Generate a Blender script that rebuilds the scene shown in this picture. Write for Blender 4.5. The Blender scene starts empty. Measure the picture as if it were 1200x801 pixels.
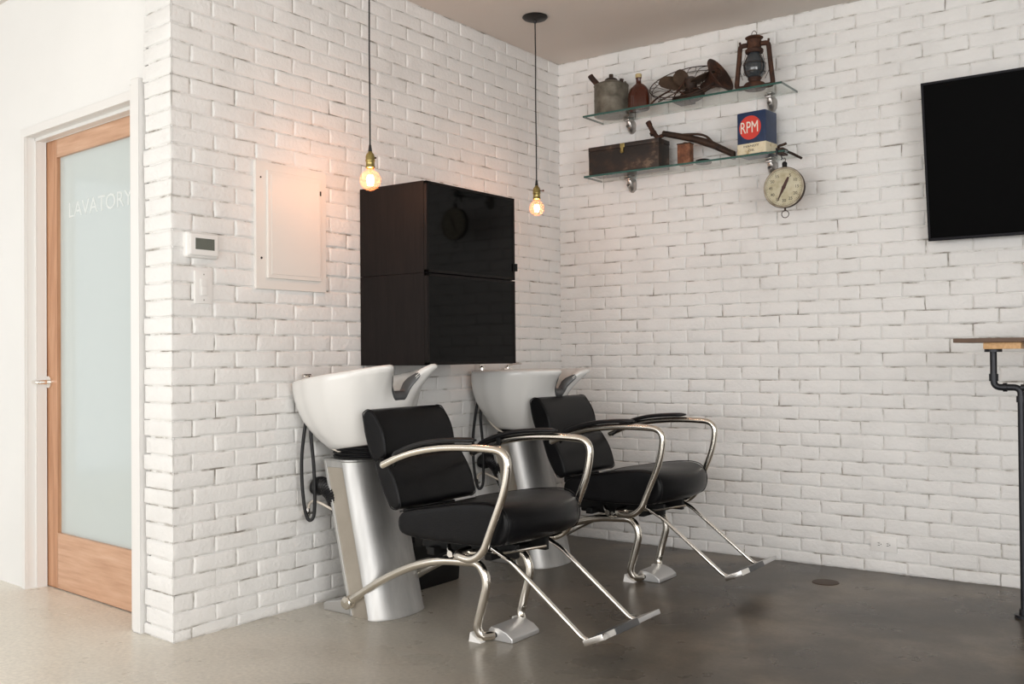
import bpy, bmesh, math, random
from mathutils import Vector, Matrix, noise
random.seed(7)
PI = math.pi
COL = bpy.context.scene.collection
V = Vector

# ------------------------------------------------------------------ materials
def mat(name, col=(.8,.8,.8), rough=.5, metal=0., **k):
    m = bpy.data.materials.new(name); m.use_nodes = True
    b = m.node_tree.nodes['Principled BSDF']
    b.inputs['Base Color'].default_value = (*col, 1)
    b.inputs['Roughness'].default_value = rough
    b.inputs['Metallic'].default_value = metal
    for kk, v in k.items():
        b.inputs[kk.replace('_', ' ')].default_value = v
    return m
def nd(m, typ, **k):
    n = m.node_tree.nodes.new(typ)
    for a, v in k.items():
        if a in n.inputs: n.inputs[a].default_value = v
        else: setattr(n, a, v)
    return n
def lk(m, a, b): m.node_tree.links.new(a, b)
def bsdf(m): return m.node_tree.nodes['Principled BSDF']
def noise_node(m, scale, detail=4, rough=.55, stretch=None):
    tc = nd(m, 'ShaderNodeTexCoord'); mp = nd(m, 'ShaderNodeMapping')
    if stretch: mp.inputs['Scale'].default_value = stretch
    n = nd(m, 'ShaderNodeTexNoise'); n.inputs['Scale'].default_value = scale
    n.inputs['Detail'].default_value = detail; n.inputs['Roughness'].default_value = rough
    lk(m, tc.outputs['Object'], mp.inputs['Vector']); lk(m, mp.outputs[0], n.inputs['Vector'])
    return n
def ramp(m, src, stops):
    r = nd(m, 'ShaderNodeValToRGB'); e = r.color_ramp.elements
    e[0].position, e[0].color = stops[0][0], (*stops[0][1], 1)
    e[1].position, e[1].color = stops[-1][0], (*stops[-1][1], 1)
    for p, c in stops[1:-1]:
        x = e.new(p); x.color = (*c, 1)
    lk(m, src, r.inputs[0]); return r
def mottle(m, scale, stops, detail=5, stretch=None, bump=0, bscale=None):
    n = noise_node(m, scale, detail, .6, stretch)
    r = ramp(m, n.outputs['Fac'], stops); lk(m, r.outputs[0], bsdf(m).inputs['Base Color'])
    if bump:
        n2 = noise_node(m, bscale or scale*4, 4, .6, stretch)
        b = nd(m, 'ShaderNodeBump'); b.inputs['Strength'].default_value = 1; b.inputs['Distance'].default_value = bump
        lk(m, n2.outputs['Fac'], b.inputs['Height']); lk(m, b.outputs[0], bsdf(m).inputs['Normal'])
    return m

M = {}
# white painted brick
m = mat('painted_brick', (.8,.79,.775), .55); M['brick'] = m
mottle(m, 3, [(.28,(.735,.73,.715)),(.5,(.805,.80,.785)),(.7,(.84,.835,.82))], 8, None, .0035, 55)
m = mat('painted_mortar', (.6,.58,.55), .8); M['mortar'] = m
mottle(m, 9, [(.35,(.26,.24,.21)),(.44,(.50,.48,.45)),(.50,(.71,.70,.68)),(.72,(.79,.78,.76))], 6, None, .004, 45)
M['white_wall'] = mottle(mat('white_plaster', (.82,.82,.80), .6), 1.5, [(.3,(.80,.80,.785)),(.7,(.83,.83,.815))], 3, None, .0006, 120)
M['trim'] = mat('white_trim_paint', (.80,.79,.77), .35)
M['ceiling'] = mottle(mat('ceiling_paint', (.6,.56,.53), .8), .8, [(.3,(.66,.61,.56)),(.7,(.70,.65,.60))], 3, None, .0008, 100)
M['room_wall'] = mat('room_wall_paint', (.62,.61,.59), .7)
# polished stained concrete floor
m = mat('polished_concrete', (.2,.18,.16), .3, Specular_IOR_Level=.24); M['floor'] = m
n1 = noise_node(m, 1.5, 7, .6); n2 = noise_node(m, 3.2, 5, .5); n3 = noise_node(m, 60, 3, .6)
r1 = ramp(m, n1.outputs['Fac'], [(.34,(.038,.031,.024)),(.5,(.075,.062,.048)),(.64,(.150,.125,.098))])
r2 = ramp(m, n2.outputs['Fac'], [(.25,(.66,.64,.62)),(.5,(1,1,1)),(.75,(1.35,1.32,1.26))])
mx = nd(m, 'ShaderNodeMix', data_type='RGBA', blend_type='MULTIPLY'); mx.inputs['Factor'].default_value = 1
lk(m, r1.outputs[0], mx.inputs['A']); lk(m, r2.outputs[0], mx.inputs['B'])
# lighter beige area of the slab by the lavatory door (daylight painted into the colour), soft ragged edge
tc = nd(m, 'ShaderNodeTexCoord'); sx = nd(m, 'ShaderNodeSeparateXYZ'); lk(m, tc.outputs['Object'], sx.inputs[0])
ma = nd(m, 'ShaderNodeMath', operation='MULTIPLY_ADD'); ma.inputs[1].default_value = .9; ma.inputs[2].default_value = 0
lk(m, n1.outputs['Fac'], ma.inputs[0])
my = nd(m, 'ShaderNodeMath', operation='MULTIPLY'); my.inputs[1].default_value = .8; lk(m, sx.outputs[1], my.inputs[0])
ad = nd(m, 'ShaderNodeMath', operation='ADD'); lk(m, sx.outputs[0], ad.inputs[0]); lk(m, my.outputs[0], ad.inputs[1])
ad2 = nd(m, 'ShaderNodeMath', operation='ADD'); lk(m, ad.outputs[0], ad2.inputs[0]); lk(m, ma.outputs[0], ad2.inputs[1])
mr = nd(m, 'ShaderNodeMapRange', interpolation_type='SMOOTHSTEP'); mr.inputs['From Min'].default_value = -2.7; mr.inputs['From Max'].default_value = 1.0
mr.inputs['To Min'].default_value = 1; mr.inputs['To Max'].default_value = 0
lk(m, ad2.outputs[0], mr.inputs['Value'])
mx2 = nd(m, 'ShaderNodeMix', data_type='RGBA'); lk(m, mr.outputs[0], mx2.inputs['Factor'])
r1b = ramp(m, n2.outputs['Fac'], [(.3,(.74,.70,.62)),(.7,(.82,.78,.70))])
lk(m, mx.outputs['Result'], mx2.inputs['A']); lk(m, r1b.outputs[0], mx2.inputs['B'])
r3 = ramp(m, n3.outputs['Fac'], [(.25,(.84,.84,.84)),(.75,(1.16,1.16,1.15))]); mx3 = nd(m, 'ShaderNodeMix', data_type='RGBA', blend_type='MULTIPLY'); mx3.inputs['Factor'].default_value = 1
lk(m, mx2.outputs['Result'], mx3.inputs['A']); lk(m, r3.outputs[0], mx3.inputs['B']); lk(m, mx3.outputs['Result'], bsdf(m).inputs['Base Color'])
rr = ramp(m, n2.outputs['Fac'], [(.2,(.24,.24,.24)),(.8,(.34,.34,.34))]); lk(m, rr.outputs[0], bsdf(m).inputs['Roughness'])


M['door_wood'] = mottle(mat('fir_wood', (.5,.27,.15), .4), 6, [(.3,(.42,.20,.10)),(.5,(.52,.27,.15)),(.7,(.60,.34,.20))], 5, (6,6,.5), .0005, 20)
M['door_wood_h'] = mottle(mat('fir_wood_rail', (.5,.27,.15), .4), 6, [(.3,(.50,.28,.17)),(.5,(.60,.36,.23)),(.7,(.68,.44,.30))], 5, (.5,.5,7), .0005, 20)
M['frost'] = mat('frosted_glass', (.55,.615,.61), .12, 0, IOR=1.5, Coat_Weight=.3, Coat_Roughness=.04)
M['frost_text'] = mat('etched_lettering', (.70,.745,.74), .5)
M['chrome'] = mat('warm_chrome', (.80,.76,.69), .16, 1)
M['chrome_bright'] = mat('bright_chrome', (.88,.86,.83), .1, 1)
M['alu'] = mottle(mat('satin_aluminium', (.6,.6,.59), .5, .9), 14, [(.35,(.44,.44,.435)),(.65,(.56,.56,.55))], 3, (1,1,.12))
M['alu_cast'] = mat('cast_aluminium', (.62,.62,.62), .38, .85)
M['panel_tan'] = mottle(mat('champagne_panel', (.42,.38,.32), .35, .5), 5, [(.3,(.38,.34,.285)),(.7,(.46,.42,.36))], 4)
M['leather'] = mottle(mat('black_vinyl', (.005,.005,.006), .33, Specular_IOR_Level=.17), 8, [(.3,(.0035,.0035,.004)),(.7,(.006,.006,.007))], 3, None, .0007, 160)
M['rubber'] = mat('black_rubber', (.008,.008,.009), .4, Specular_IOR_Level=.35)
M['rubber_grey'] = mat('grey_rubber', (.06,.062,.065), .35)
M['plastic_black'] = mat('black_plastic', (.006,.006,.006), .55, Specular_IOR_Level=.25)
M['porcelain'] = mat('white_porcelain', (.70,.695,.675), .22, 0, Coat_Weight=.15, Coat_Roughness=.05)
M['cab_side'] = mottle(mat('black_brown_laminate', (.012,.009,.008), .5, Specular_IOR_Level=.15), 10, [(.3,(.006,.005,.0048)),(.7,(.012,.009,.0085))], 4, (8,8,.6))
M['cab_glass'] = mat('black_gloss_glass', (.002,.002,.002), .05, Specular_IOR_Level=.11)
M['screen'] = mat('tv_screen', (.0012,.0012,.0013), .45, Specular_IOR_Level=.03)
M['tv_bezel'] = mat('tv_bezel', (.006,.006,.009), .5, Specular_IOR_Level=.2)
M['white_plastic'] = mat('white_plastic', (.80,.79,.77), .4)
M['panel_paint'] = mat('panel_paint', (.78,.75,.71), .45)
M['dark'] = mat('dark_gap', (.02,.018,.016), .8)
M['lcd'] = mat('lcd_glass', (.13,.14,.12), .25)
M['brass'] = mottle(mat('aged_brass', (.42,.33,.12), .35, 1), 30, [(.3,(.30,.24,.09)),(.7,(.52,.42,.17))])
M['cord'] = mat('black_cord', (.012,.011,.010), .7)
M['canopy'] = mat('black_canopy', (.008,.007,.006), .5)
M['rust'] = mottle(mat('rusty_iron', (.12,.045,.02), .75, .2), 22, [(.3,(.020,.010,.007)),(.5,(.050,.020,.011)),(.72,(.115,.045,.02))], 6, None, .0008, 80)
M['rust_dark'] = mottle(mat('dark_rusted_iron', (.04,.025,.018), .6, .4), 20, [(.3,(.018,.012,.010)),(.7,(.065,.036,.022))], 6, None, .0008, 80)
M['rust_blade'] = mottle(mat('brown_fan_blade', (.14,.09,.06), .6, .4), 16, [(.3,(.05,.032,.021)),(.7,(.12,.078,.052))], 6)
M['zinc'] = mottle(mat('galvanised_tin', (.22,.2,.16), .6, .5), 18, [(.3,(.085,.076,.058)),(.5,(.16,.145,.115)),(.7,(.23,.215,.175))], 6, None, .0008, 60)
M['amber'] = mat('amber_glass', (.055,.011,.004), .1, 0, Coat_Weight=.5)
M['cork'] = mat('tan_stopper', (.5,.4,.2), .7)
M['lamp_glass'] = mat('sooty_glass', (.035,.042,.048), .12, 0, Coat_Weight=.6)
M['toolbox'] = mottle(mat('worn_black_tin', (.03,.022,.018), .55, .2), 9, [(.45,(.018,.014,.012)),(.58,(.038,.023,.016)),(.66,(.13,.09,.06))], 7, (1,1,1.5), .0006, 60)
M['rust_tin'] = mottle(mat('rusty_tin', (.2,.09,.05), .7, .1), 26, [(.3,(.08,.03,.018)),(.5,(.17,.065,.03)),(.7,(.32,.15,.08))], 6, None, .0008, 70)
M['can_blue'] = mottle(mat('navy_tin_paint', (.012,.035,.11), .4), 30, [(.3,(.005,.019,.062)),(.7,(.008,.030,.095))], 4)
M['can_red'] = mat('red_tin_paint', (.62,.045,.03), .4)
M['can_cream'] = mottle(mat('cream_tin_paint', (.66,.58,.40), .45), 30, [(.34,(.42,.32,.16)),(.45,(.68,.60,.42)),(.7,(.72,.66,.50))], 5)
M['can_white'] = mat('white_tin_paint', (.80,.76,.66), .45)
M['ink'] = mat('black_ink', (.02,.018,.018), .6)
M['dial'] = mottle(mat('aged_dial', (.5,.46,.32), .5), 22, [(.3,(.36,.31,.19)),(.5,(.50,.46,.32)),(.7,(.58,.55,.42))], 5)
M['bezel'] = mottle(mat('aged_bezel', (.35,.31,.23), .5, .5), 25, [(.3,(.16,.13,.09)),(.7,(.42,.38,.29))])
M['needle'] = mat('needle_rust', (.05,.015,.01), .6)
M['table_top'] = mottle(mat('dark_walnut_plank', (.14,.08,.05), .5), 6, [(.3,(.085,.048,.03)),(.7,(.17,.10,.06))], 5, (.6,8,8), .0006, 30)
M['pine'] = mottle(mat('pine_cleat', (.62,.36,.16), .5), 12, [(.3,(.52,.28,.11)),(.7,(.72,.45,.22))], 4, (6,1,6))
M['pipe'] = mat('black_iron_pipe', (.03,.031,.036), .42, .6)
M['bracket'] = mat('shelf_bracket_steel', (.42,.40,.38), .3, .9)
M['stain'] = mat('floor_cap_brass', (.07,.045,.03), .55, .4)
M['felt'] = mat('water_pipe_beige', (.62,.56,.48), .4)
# clear shelf glass: transparent + fresnel gloss, green edge is a separate tint
def glass_mat(name, tint, edge_rough=.03, mixw=None, fi=1.45):
    m = bpy.data.materials.new(name); m.use_nodes = True; nt = m.node_tree; nt.nodes.clear()
    o = nt.nodes.new('ShaderNodeOutputMaterial'); t = nt.nodes.new('ShaderNodeBsdfTransparent'); t.inputs[0].default_value = (*tint, 1)
    g = nt.nodes.new('ShaderNodeBsdfGlossy'); g.inputs['Roughness'].default_value = edge_rough
    f = nt.nodes.new('ShaderNodeFresnel'); f.inputs[0].default_value = fi
    x = nt.nodes.new('ShaderNodeMixShader'); gm = nt.nodes.new('ShaderNodeNewGeometry'); mm = nt.nodes.new('ShaderNodeMath'); mm.operation = 'SUBTRACT'; mm.use_clamp = True; nt.links.new(f.outputs[0], mm.inputs[0]); nt.links.new(gm.outputs['Backfacing'], mm.inputs[1]); nt.links.new(mm.outputs[0], x.inputs[0]); nt.links.new(t.outputs[0], x.inputs[1]); nt.links.new(g.outputs[0], x.inputs[2])
    last = x
    if mixw:
        d = nt.nodes.new('ShaderNodeBsdfDiffuse'); d.inputs[0].default_value = (*mixw[1], 1)
        y = nt.nodes.new('ShaderNodeMixShader'); y.inputs[0].default_value = mixw[0]
        nt.links.new(x.outputs[0], y.inputs[1]); nt.links.new(d.outputs[0], y.inputs[2]); last = y
    nt.links.new(last.outputs[0], o.inputs[0]); return m
M['shelf_glass'] = glass_mat('shelf_glass', (.955,.975,.965), fi=1.35)
M['shelf_edge'] = mat('green_glass_edge', (.02,.085,.07), .15, 0, Coat_Weight=.5)
M['bulb_glass'] = glass_mat('bulb_glass', (1,.93,.86), .02, (.07,(1,.56,.38)))
def emis(name, col, s):
    m = bpy.data.materials.new(name); m.use_nodes = True; nt = m.node_tree; nt.nodes.clear()
    o = nt.nodes.new('ShaderNodeOutputMaterial'); e = nt.nodes.new('ShaderNodeEmission'); e.inputs[0].default_value = (*col, 1); e.inputs[1].default_value = s
    nt.links.new(e.outputs[0], o.inputs[0]); return m
M['filament'] = emis('glowing_filament', (1,.76,.52), 40)

# ------------------------------------------------------------------ mesh builder
class MB:
    def __init__(s): s.v = []; s.f = []; s.mi = []
    def add(s, vs, fs, mi=0):
        o = len(s.v); s.v += [tuple(p) for p in vs]; s.f += [tuple(o+i for i in f) for f in fs]; s.mi += [mi]*len(fs); return s
    def box(s, a, b, bev=0, mi=0, rot=None, seg=2):
        bm = bmesh.new(); bmesh.ops.create_cube(bm, size=1)
        a = V(a); b = V(b); c = (a+b)/2; d = b-a
        for v in bm.verts: v.co = V((v.co.x*d.x, v.co.y*d.y, v.co.z*d.z))
        if bev: bmesh.ops.bevel(bm, geom=bm.edges[:], offset=bev, segments=seg, profile=.6, affect='EDGES')
        Mx = Matrix.Translation(c) @ (rot.to_4x4() if rot else Matrix())
        bm.transform(Mx); s.bm(bm, mi); return s
    def bm(s, bm, mi=0):
        bm.verts.index_update(); s.add([v.co[:] for v in bm.verts], [[v.index for v in f.verts] for f in bm.faces], mi); bm.free(); return s
    def ring_skin(s, rings, closed=True, cap0=True, cap1=True, mi=0, loop=False):
        n = len(rings[0]); vs = [p for r in rings for p in r]; fs = []
        R_ = len(rings)
        for i in range(R_ if loop else R_-1):
            j2 = (i+1) % R_
            for j in range(n if closed else n-1):
                k = (j+1) % n; fs.append((i*n+j, i*n+k, j2*n+k, j2*n+j))
        if not loop and cap0: fs.append(tuple(range(n-1, -1, -1)))
        if not loop and cap1: fs.append(tuple((R_-1)*n+j for j in range(n)))
        s.add(vs, fs, mi); return s
    def tube(s, pts, r, n=12, mi=0, smooth=0, cap=True, closed=False, flat=1.):
        P = [V(p) for p in pts]
        if smooth: P = spline(P, smooth, closed)
        rs = r if isinstance(r, (list, tuple)) else [r]*len(P)
        if len(rs) != len(P):
            rs = [rs[min(len(rs)-1, int(i*len(rs)/len(P)))] for i in range(len(P))]
        rings = []; up = None
        L = len(P)
        for i in range(L):
            a = P[(i-1) % L] if (i > 0 or closed) else P[i]; b = P[(i+1) % L] if (i < L-1 or closed) else P[i]
            t = (b-a)
            if t.length < 1e-9: t = V((0,0,1))
            t.normalize()
            if up is None:
                up = V((0,0,1)) if abs(t.z) < .9 else V((0,1,0))
            x = t.cross(up)
            if x.length < 1e-6: x = t.cross(V((1,0,0)))
            x.normalize(); up = x.cross(t).normalized()
            rings.append([P[i] + x*math.cos(2*PI*k/n)*rs[i] + up*math.sin(2*PI*k/n)*rs[i]*flat for k in range(n)])
        s.ring_skin(rings, True, cap, cap, mi, loop=closed); return s
    def lathe(s, prof, c=(0,0,0), n=32, mi=0, axis=None, sx=1, sy=1):
        rings = []
        for r, z in prof:
            rings.append([V((r*sx*math.cos(2*PI*k/n), r*sy*math.sin(2*PI*k/n), z)) for k in range(n)])
        q = V((0,0,1)).rotation_difference(V(axis).normalized()) if axis is not None else None
        rings = [[(q @ p if q else p) + V(c) for p in rg] for rg in rings]
        s.ring_skin(rings, True, True, True, mi); return s
    def cyl(s, a, b, r, n=20, mi=0, r2=None):
        a = V(a); b = V(b); return s.lathe([(r, 0), (r if r2 is None else r2, (b-a).length)], a, n, mi, b-a)
    def sphere(s, c, r, mi=0, sc=(1,1,1), n=20):
        bm = bmesh.new(); bmesh.ops.create_uvsphere(bm, u_segments=n, v_segments=n//2, radius=r)
        bm.transform(Matrix.Translation(c) @ Matrix.Diagonal((*sc, 1))); return s.bm(bm, mi)
    def poly(s, outline, ax, t0, t1, mi=0):
        # extrude a 2-D outline along axis ax ('x','y','z')
        def mk(p, t): return {'x': V((t, p[0], p[1])), 'y': V((p[0], t, p[1])), 'z': V((p[0], p[1], t))}[ax]
        return s.ring_skin([[mk(p, t0) for p in outline], [mk(p, t1) for p in outline]], True, True, True, mi)
    def xf(s, Mx):
        s.v = [tuple(Mx @ V(p)) for p in s.v]; return s
    def build(s, name, mats, parent=None, smooth=40, bevel=0, subsurf=0, solid=0, bseg=2):
        me = bpy.data.meshes.new(name); me.from_pydata([tuple(p) for p in s.v], [], s.f)
        ms = mats if isinstance(mats, (list, tuple)) else [mats]
        for m_ in ms: me.materials.append(M[m_] if isinstance(m_, str) else m_)
        me.polygons.foreach_set('material_index', s.mi)
        bm = bmesh.new(); bm.from_mesh(me); bmesh.ops.recalc_face_normals(bm, faces=bm.faces[:]) if len(bm.faces) < 20000 else None
        bm.to_mesh(me); bm.free()
        o = bpy.data.objects.new(name, me); COL.objects.link(o)
        if parent: o.parent = parent
        if solid:
            md = o.modifiers.new('s', 'SOLIDIFY'); md.thickness = solid; md.offset = -1
        if bevel:
            md = o.modifiers.new('b', 'BEVEL'); md.width = bevel; md.segments = bseg; md.limit_method = 'ANGLE'; md.angle_limit = math.radians(35)
        if subsurf:
            md = o.modifiers.new('u', 'SUBSURF'); md.levels = md.render_levels = subsurf
        if smooth:
            if smooth >= 180: me.polygons.foreach_set('use_smooth', [True]*len(me.polygons))
            else:
                me.polygons.foreach_set('use_smooth', [True]*len(me.polygons))
                try: me.set_sharp_from_angle(angle=math.radians(smooth))
                except Exception: pass
        me.update(); return o
def spline(P, k, closed=False):
    out = []; n = len(P)
    for i in range(n if closed else n-1):
        if closed: p0, p1, p2, p3 = P[(i-1) % n], P[i], P[(i+1) % n], P[(i+2) % n]
        else:
            p1, p2 = P[i], P[i+1]; p0 = P[i-1] if i > 0 else p1*2-p2; p3 = P[i+2] if i+2 < n else p2*2-p1
        for j in range(k):
            t = j/k
            out.append(.5*((2*p1) + (-p0+p2)*t + (2*p0-5*p1+4*p2-p3)*t*t + (-p0+3*p1-3*p2+p3)*t**3))
    if not closed: out.append(P[-1].copy())
    return out
def fillet(P, rad, k=6):
    # polyline with rounded corners
    P = [V(p) for p in P]; out = [P[0]]
    for i in range(1, len(P)-1):
        r = rad[i-1] if isinstance(rad, (list, tuple)) else rad
        a = (P[i-1]-P[i]); b = (P[i+1]-P[i]); r = min(r, a.length*.49, b.length*.49)
        A = P[i]+a.normalized()*r; B = P[i]+b.normalized()*r
        for j in range(k+1):
            t = j/k; out.append(A*(1-t)**2 + P[i]*2*t*(1-t) + B*t*t)
    out.append(P[-1]); return out
def tag(o, label=None, cat=None, group=None, kind=None):
    if label: o['label'] = label
    if cat: o['category'] = cat
    if group: o['group'] = group
    if kind: o['kind'] = kind
    return o
def thing(name, loc, label, cat, group=None, rotz=0):
    o = bpy.data.objects.new(name, None); COL.objects.link(o); o.location = loc; o.rotation_euler = (0, 0, rotz)
    o.empty_display_size = .05
    return tag(o, label, cat, group)
def copy_tree(o, parent=None):
    c = o.copy(); COL.objects.link(c)
    if parent: c.parent = parent
    for ch in [x for x in bpy.data.objects if x.parent == o]: copy_tree(ch, c)
    return c
def text_into(mb, s_, size, origin, xdir, ydir, depth=.0006, mi=0, align='CENTER', squash=1.):
    cu = bpy.data.curves.new('t', 'FONT'); cu.body = s_; cu.size = size; cu.align_x = align; cu.align_y = 'CENTER'; cu.extrude = depth; cu.resolution_u = 3
    ob = bpy.data.objects.new('t', cu); COL.objects.link(ob)
    dg = bpy.context.evaluated_depsgraph_get(); dg.update()
    me = bpy.data.meshes.new_from_object(ob.evaluated_get(dg))
    x = V(xdir).normalized()*squash; y = V(ydir).normalized(); z = x.cross(y).normalized()
    mb.add([V(origin)+x*v.co.x+y*v.co.y+z*v.co.z for v in me.vertices], [tuple(p.vertices) for p in me.polygons], mi)
    bpy.data.objects.remove(ob); bpy.data.curves.remove(cu); bpy.data.meshes.remove(me)
    return mb

# ------------------------------------------------------------------ setting: brick walls
H = 2.832
PITCH, BL = .0663, .2085
def brick_face(mb, O, U, N, width, z0, offs, rowoff, corner0=False, corner1=False, seed=0, end_depth=.012, single=False, pitch=PITCH):
    O = V(O); U = V(U).normalized(); N = V(N).normalized(); rnd = random.Random(seed)
    def nz(p, s): return noise.noise(V(p)*s)
    row = 0; z = z0
    while z < H+.01:
        za, zb = max(z, 0), min(z+pitch, H)
        if zb-za > .012:
            if single: js = [0, width+rnd.uniform(-.012, .012)]
            else:
                st = offs[row % 2]; js = [0]; u = st
                while u < width-.03:
                    if u > .03: js.append(u+rnd.uniform(-.005, .005))
                    u += BL*1.0
                js.append(width)
            for a, b in zip(js[:-1], js[1:]):
                L = b-a
                lift = rnd.uniform(-.0012, .0020); gl, gr, gb, gt = [rnd.uniform(.0005, lim) for lim in (.0020, .0020, .0026, .0026)]
                if a == 0: gl = 0
                if b == js[-1]: gr = 0
                if rnd.random() < .18: gt = .0004
                us = [0, .003, .012]+[.012+(L-.024)*t for t in (.2, .4, .6, .8)]+[L-.012, L-.003, L]
                hz = zb-za; vs_ = [0, .003, .011, hz*.5, hz-.011, hz-.003, hz] if hz > .03 else [0, hz*.1, hz*.3, hz*.5, hz*.7, hz*.9, hz]
                nu, nv = len(us), len(vs_); pts = []
                for jv, vv in enumerate(vs_):
                    for iu, uu in enumerate(us):
                        e = 0
                        ringu = min(iu, nu-1-iu); ringv = min(jv, nv-1-jv); rg = min(ringu, ringv)
                        left = iu == 0 and a == 0 and corner0; right = iu == nu-1 and b == js[-1]
                        wu = a+uu; wz = za+vv
                        # shrink for gap and wobble
                        if iu <= 1: wu += gl
                        if iu >= nu-2: wu -= gr
                        if jv <= 1: wz += gb
                        if jv >= nv-2: wz -= gt
                        P0 = O+U*wu+V((0,0,wz))
                        wob = nz(P0+V((seed, 0, 0)), 14)*.0032+nz(P0+V((0, seed, 0)), 45)*.0016
                        if rg == 0: d = -.0075
                        elif rg == 1: d = -.0012+nz(P0, 40)*.0012
                        else: d = nz(P0, 16)*.0024+nz(P0, 50)*.0012
                        d += lift if rg else 0
                        if left and ringv: d = 0
                        if right and ringv and corner1: d = 0
                        if right and not corner1: d = -end_depth if end_depth > .02 else d
                        if iu in (0, 1) and not (a == 0): wu += wob
                        if iu in (nu-1, nu-2) and b != js[-1]: wu += wob
                        if jv in (0, 1): wz += wob*.8
                        if jv in (nv-1, nv-2): wz += wob*.8
                        wz = min(max(wz, 0), H)
                        pts.append(O+U*wu+V((0,0,wz))+N*d)
                fs = [(j*nu+i, j*nu+i+1, (j+1)*nu+i+1, (j+1)*nu+i) for j in range(nv-1) for i in range(nu-1)]
                mb.add(pts, fs, 0)
        z += pitch; row += 1
def mortar_face(mb, O, U, N, width, depth=.0042, step=.022, seed=3, end_back=0):
    O = V(O); U = V(U).normalized(); N = V(N).normalized()
    nu = max(2, int(width/step)); nv = int(H/step); pts = []
    for j in range(nv+1):
        for i in range(nu+1):
            P0 = O+U*(width*i/nu)+V((0,0,H*j/nv))
            d = -depth+noise.noise(P0*7+V((seed,0,0)))*.0048+noise.noise(P0*26)*.0026
            if end_back and i == nu: d -= end_back
            pts.append(P0+N*min(d, -.0034))
    n1 = nu+1
    mb.add(pts, [(j*n1+i, j*n1+i+1, (j+1)*n1+i+1, (j+1)*n1+i) for j in range(nv) for i in range(nu)], 1)
ang = math.radians(5)
LU = V((-math.cos(ang), math.sin(ang), 0)); LN = V((-math.sin(ang), -math.cos(ang), 0)); LO = V((0, -2.705, 0))
def LP(s, dep, z): return LO+LU*s-LN*dep+V((0,0,z))
w = MB()
brick_face(w, LO, (0,1,0), (1,0,0), 2.705, .045-PITCH, [.09, .195], 0, corner0=True, corner1=True, seed=1)
mortar_face(w, LO, (0,1,0), (1,0,0), 2.705)
brick_face(w, LO, LU, LN, .205, .045-PITCH, None, 0, corner0=True, seed=2, end_depth=.05, single=True)
mortar_face(w, LO, LU, LN, .197, end_back=.05)
# solid core of the wall
core = [V((-.012, 0, 0)), V((-.012, -2.693, 0)), LP(.19, .02, 0), LP(.19, .20, 0), V((-.19, 0, 0))]
w.ring_skin([core, [p+V((0,0,H)) for p in core]], mi=1)
w.build('wall_left', ['brick', 'mortar'], smooth=60)['kind'] = 'structure'
w = MB(); BW = 3.6
brick_face(w, (0,0,0), (1,0,0), (0,-1,0), BW, .0045-.0135, [.10, .205], 0, corner0=True, seed=5, pitch=.0676)
mortar_face(w, (0,0,0), (1,0,0), (0,-1,0), BW, seed=9)
w.box((-.2,.012,0), (BW+2.2,.18,H), mi=1)
w.box((BW-.002,.0,0), (BW+2.2,.03,H), mi=0)
w.build('wall_back', ['brick', 'mortar'], smooth=60)['kind'] = 'structure'

# floor, ceiling, rest of the room
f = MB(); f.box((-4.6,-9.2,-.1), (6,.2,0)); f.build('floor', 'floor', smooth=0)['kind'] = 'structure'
f = MB(); f.box((-4.6,-9.2,H), (6,.2,H+.1)); f.build('ceiling', 'ceiling', smooth=0)['kind'] = 'structure'

# door wall (set a little back from the brick end), opening with painted jambs
def lbox(mb, s0, s1, d0, d1, z0, z1, mi=0, bev=0):
    bm = bmesh.new(); bmesh.ops.create_cube(bm, size=1)
    for v in bm.verts:
        v.co = LP(s0 if v.co.x < 0 else s1, d0 if v.co.y < 0 else d1, z0 if v.co.z < 0 else z1)
    if bev: bmesh.ops.bevel(bm, geom=bm.edges[:], offset=bev, segments=2, profile=.6, affect='EDGES')
    mb.bm(bm, mi); return mb
OPR, OPL, OPT = .305, 1.378, 2.155
f = MB()
lbox(f, OPL, 4.4, .035, .20, 0, H); lbox(f, .19, OPL, .035, .20, OPT, H); lbox(f, .19, OPR-.07, .037, .20, 0, OPT)
f.build('wall_front_left', 'white_wall', smooth=0)['kind'] = 'structure'
f = MB()   # jamb: vertical lining boards with stop, head lining
lbox(f, OPL-.022, OPL+.001, .031, .128, 0, OPT, 0, .002); lbox(f, OPL-.034, OPL-.020, .075, .122, 0, OPT-.02, 0, .002)
lbox(f, OPR-.01, OPL, .031, .128, OPT-.022, OPT+.001, 0, .002); lbox(f, OPR, OPL-.02, .075, .122, OPT-.036, OPT-.02, 0, .002)
lbox(f, OPL-.024, OPL+.012, .024, .036, 0, OPT-.024, 0, .001); lbox(f, OPR-.01, OPL+.012, .024, .036, OPT-.024, OPT+.014, 0, .001)
f.build('trim_1', 'trim', smooth=0)['kind'] = 'structure'
f = MB()   # casing against the brick end
lbox(f, OPR-.078, OPR-.028, -.012, .03, 0, 2.19, 0, .003); lbox(f, OPR-.040, OPR, -.002, .14, 0, 2.175, 0, .003)
f.build('trim_2', 'trim', smooth=0)['kind'] = 'structure'
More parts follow.
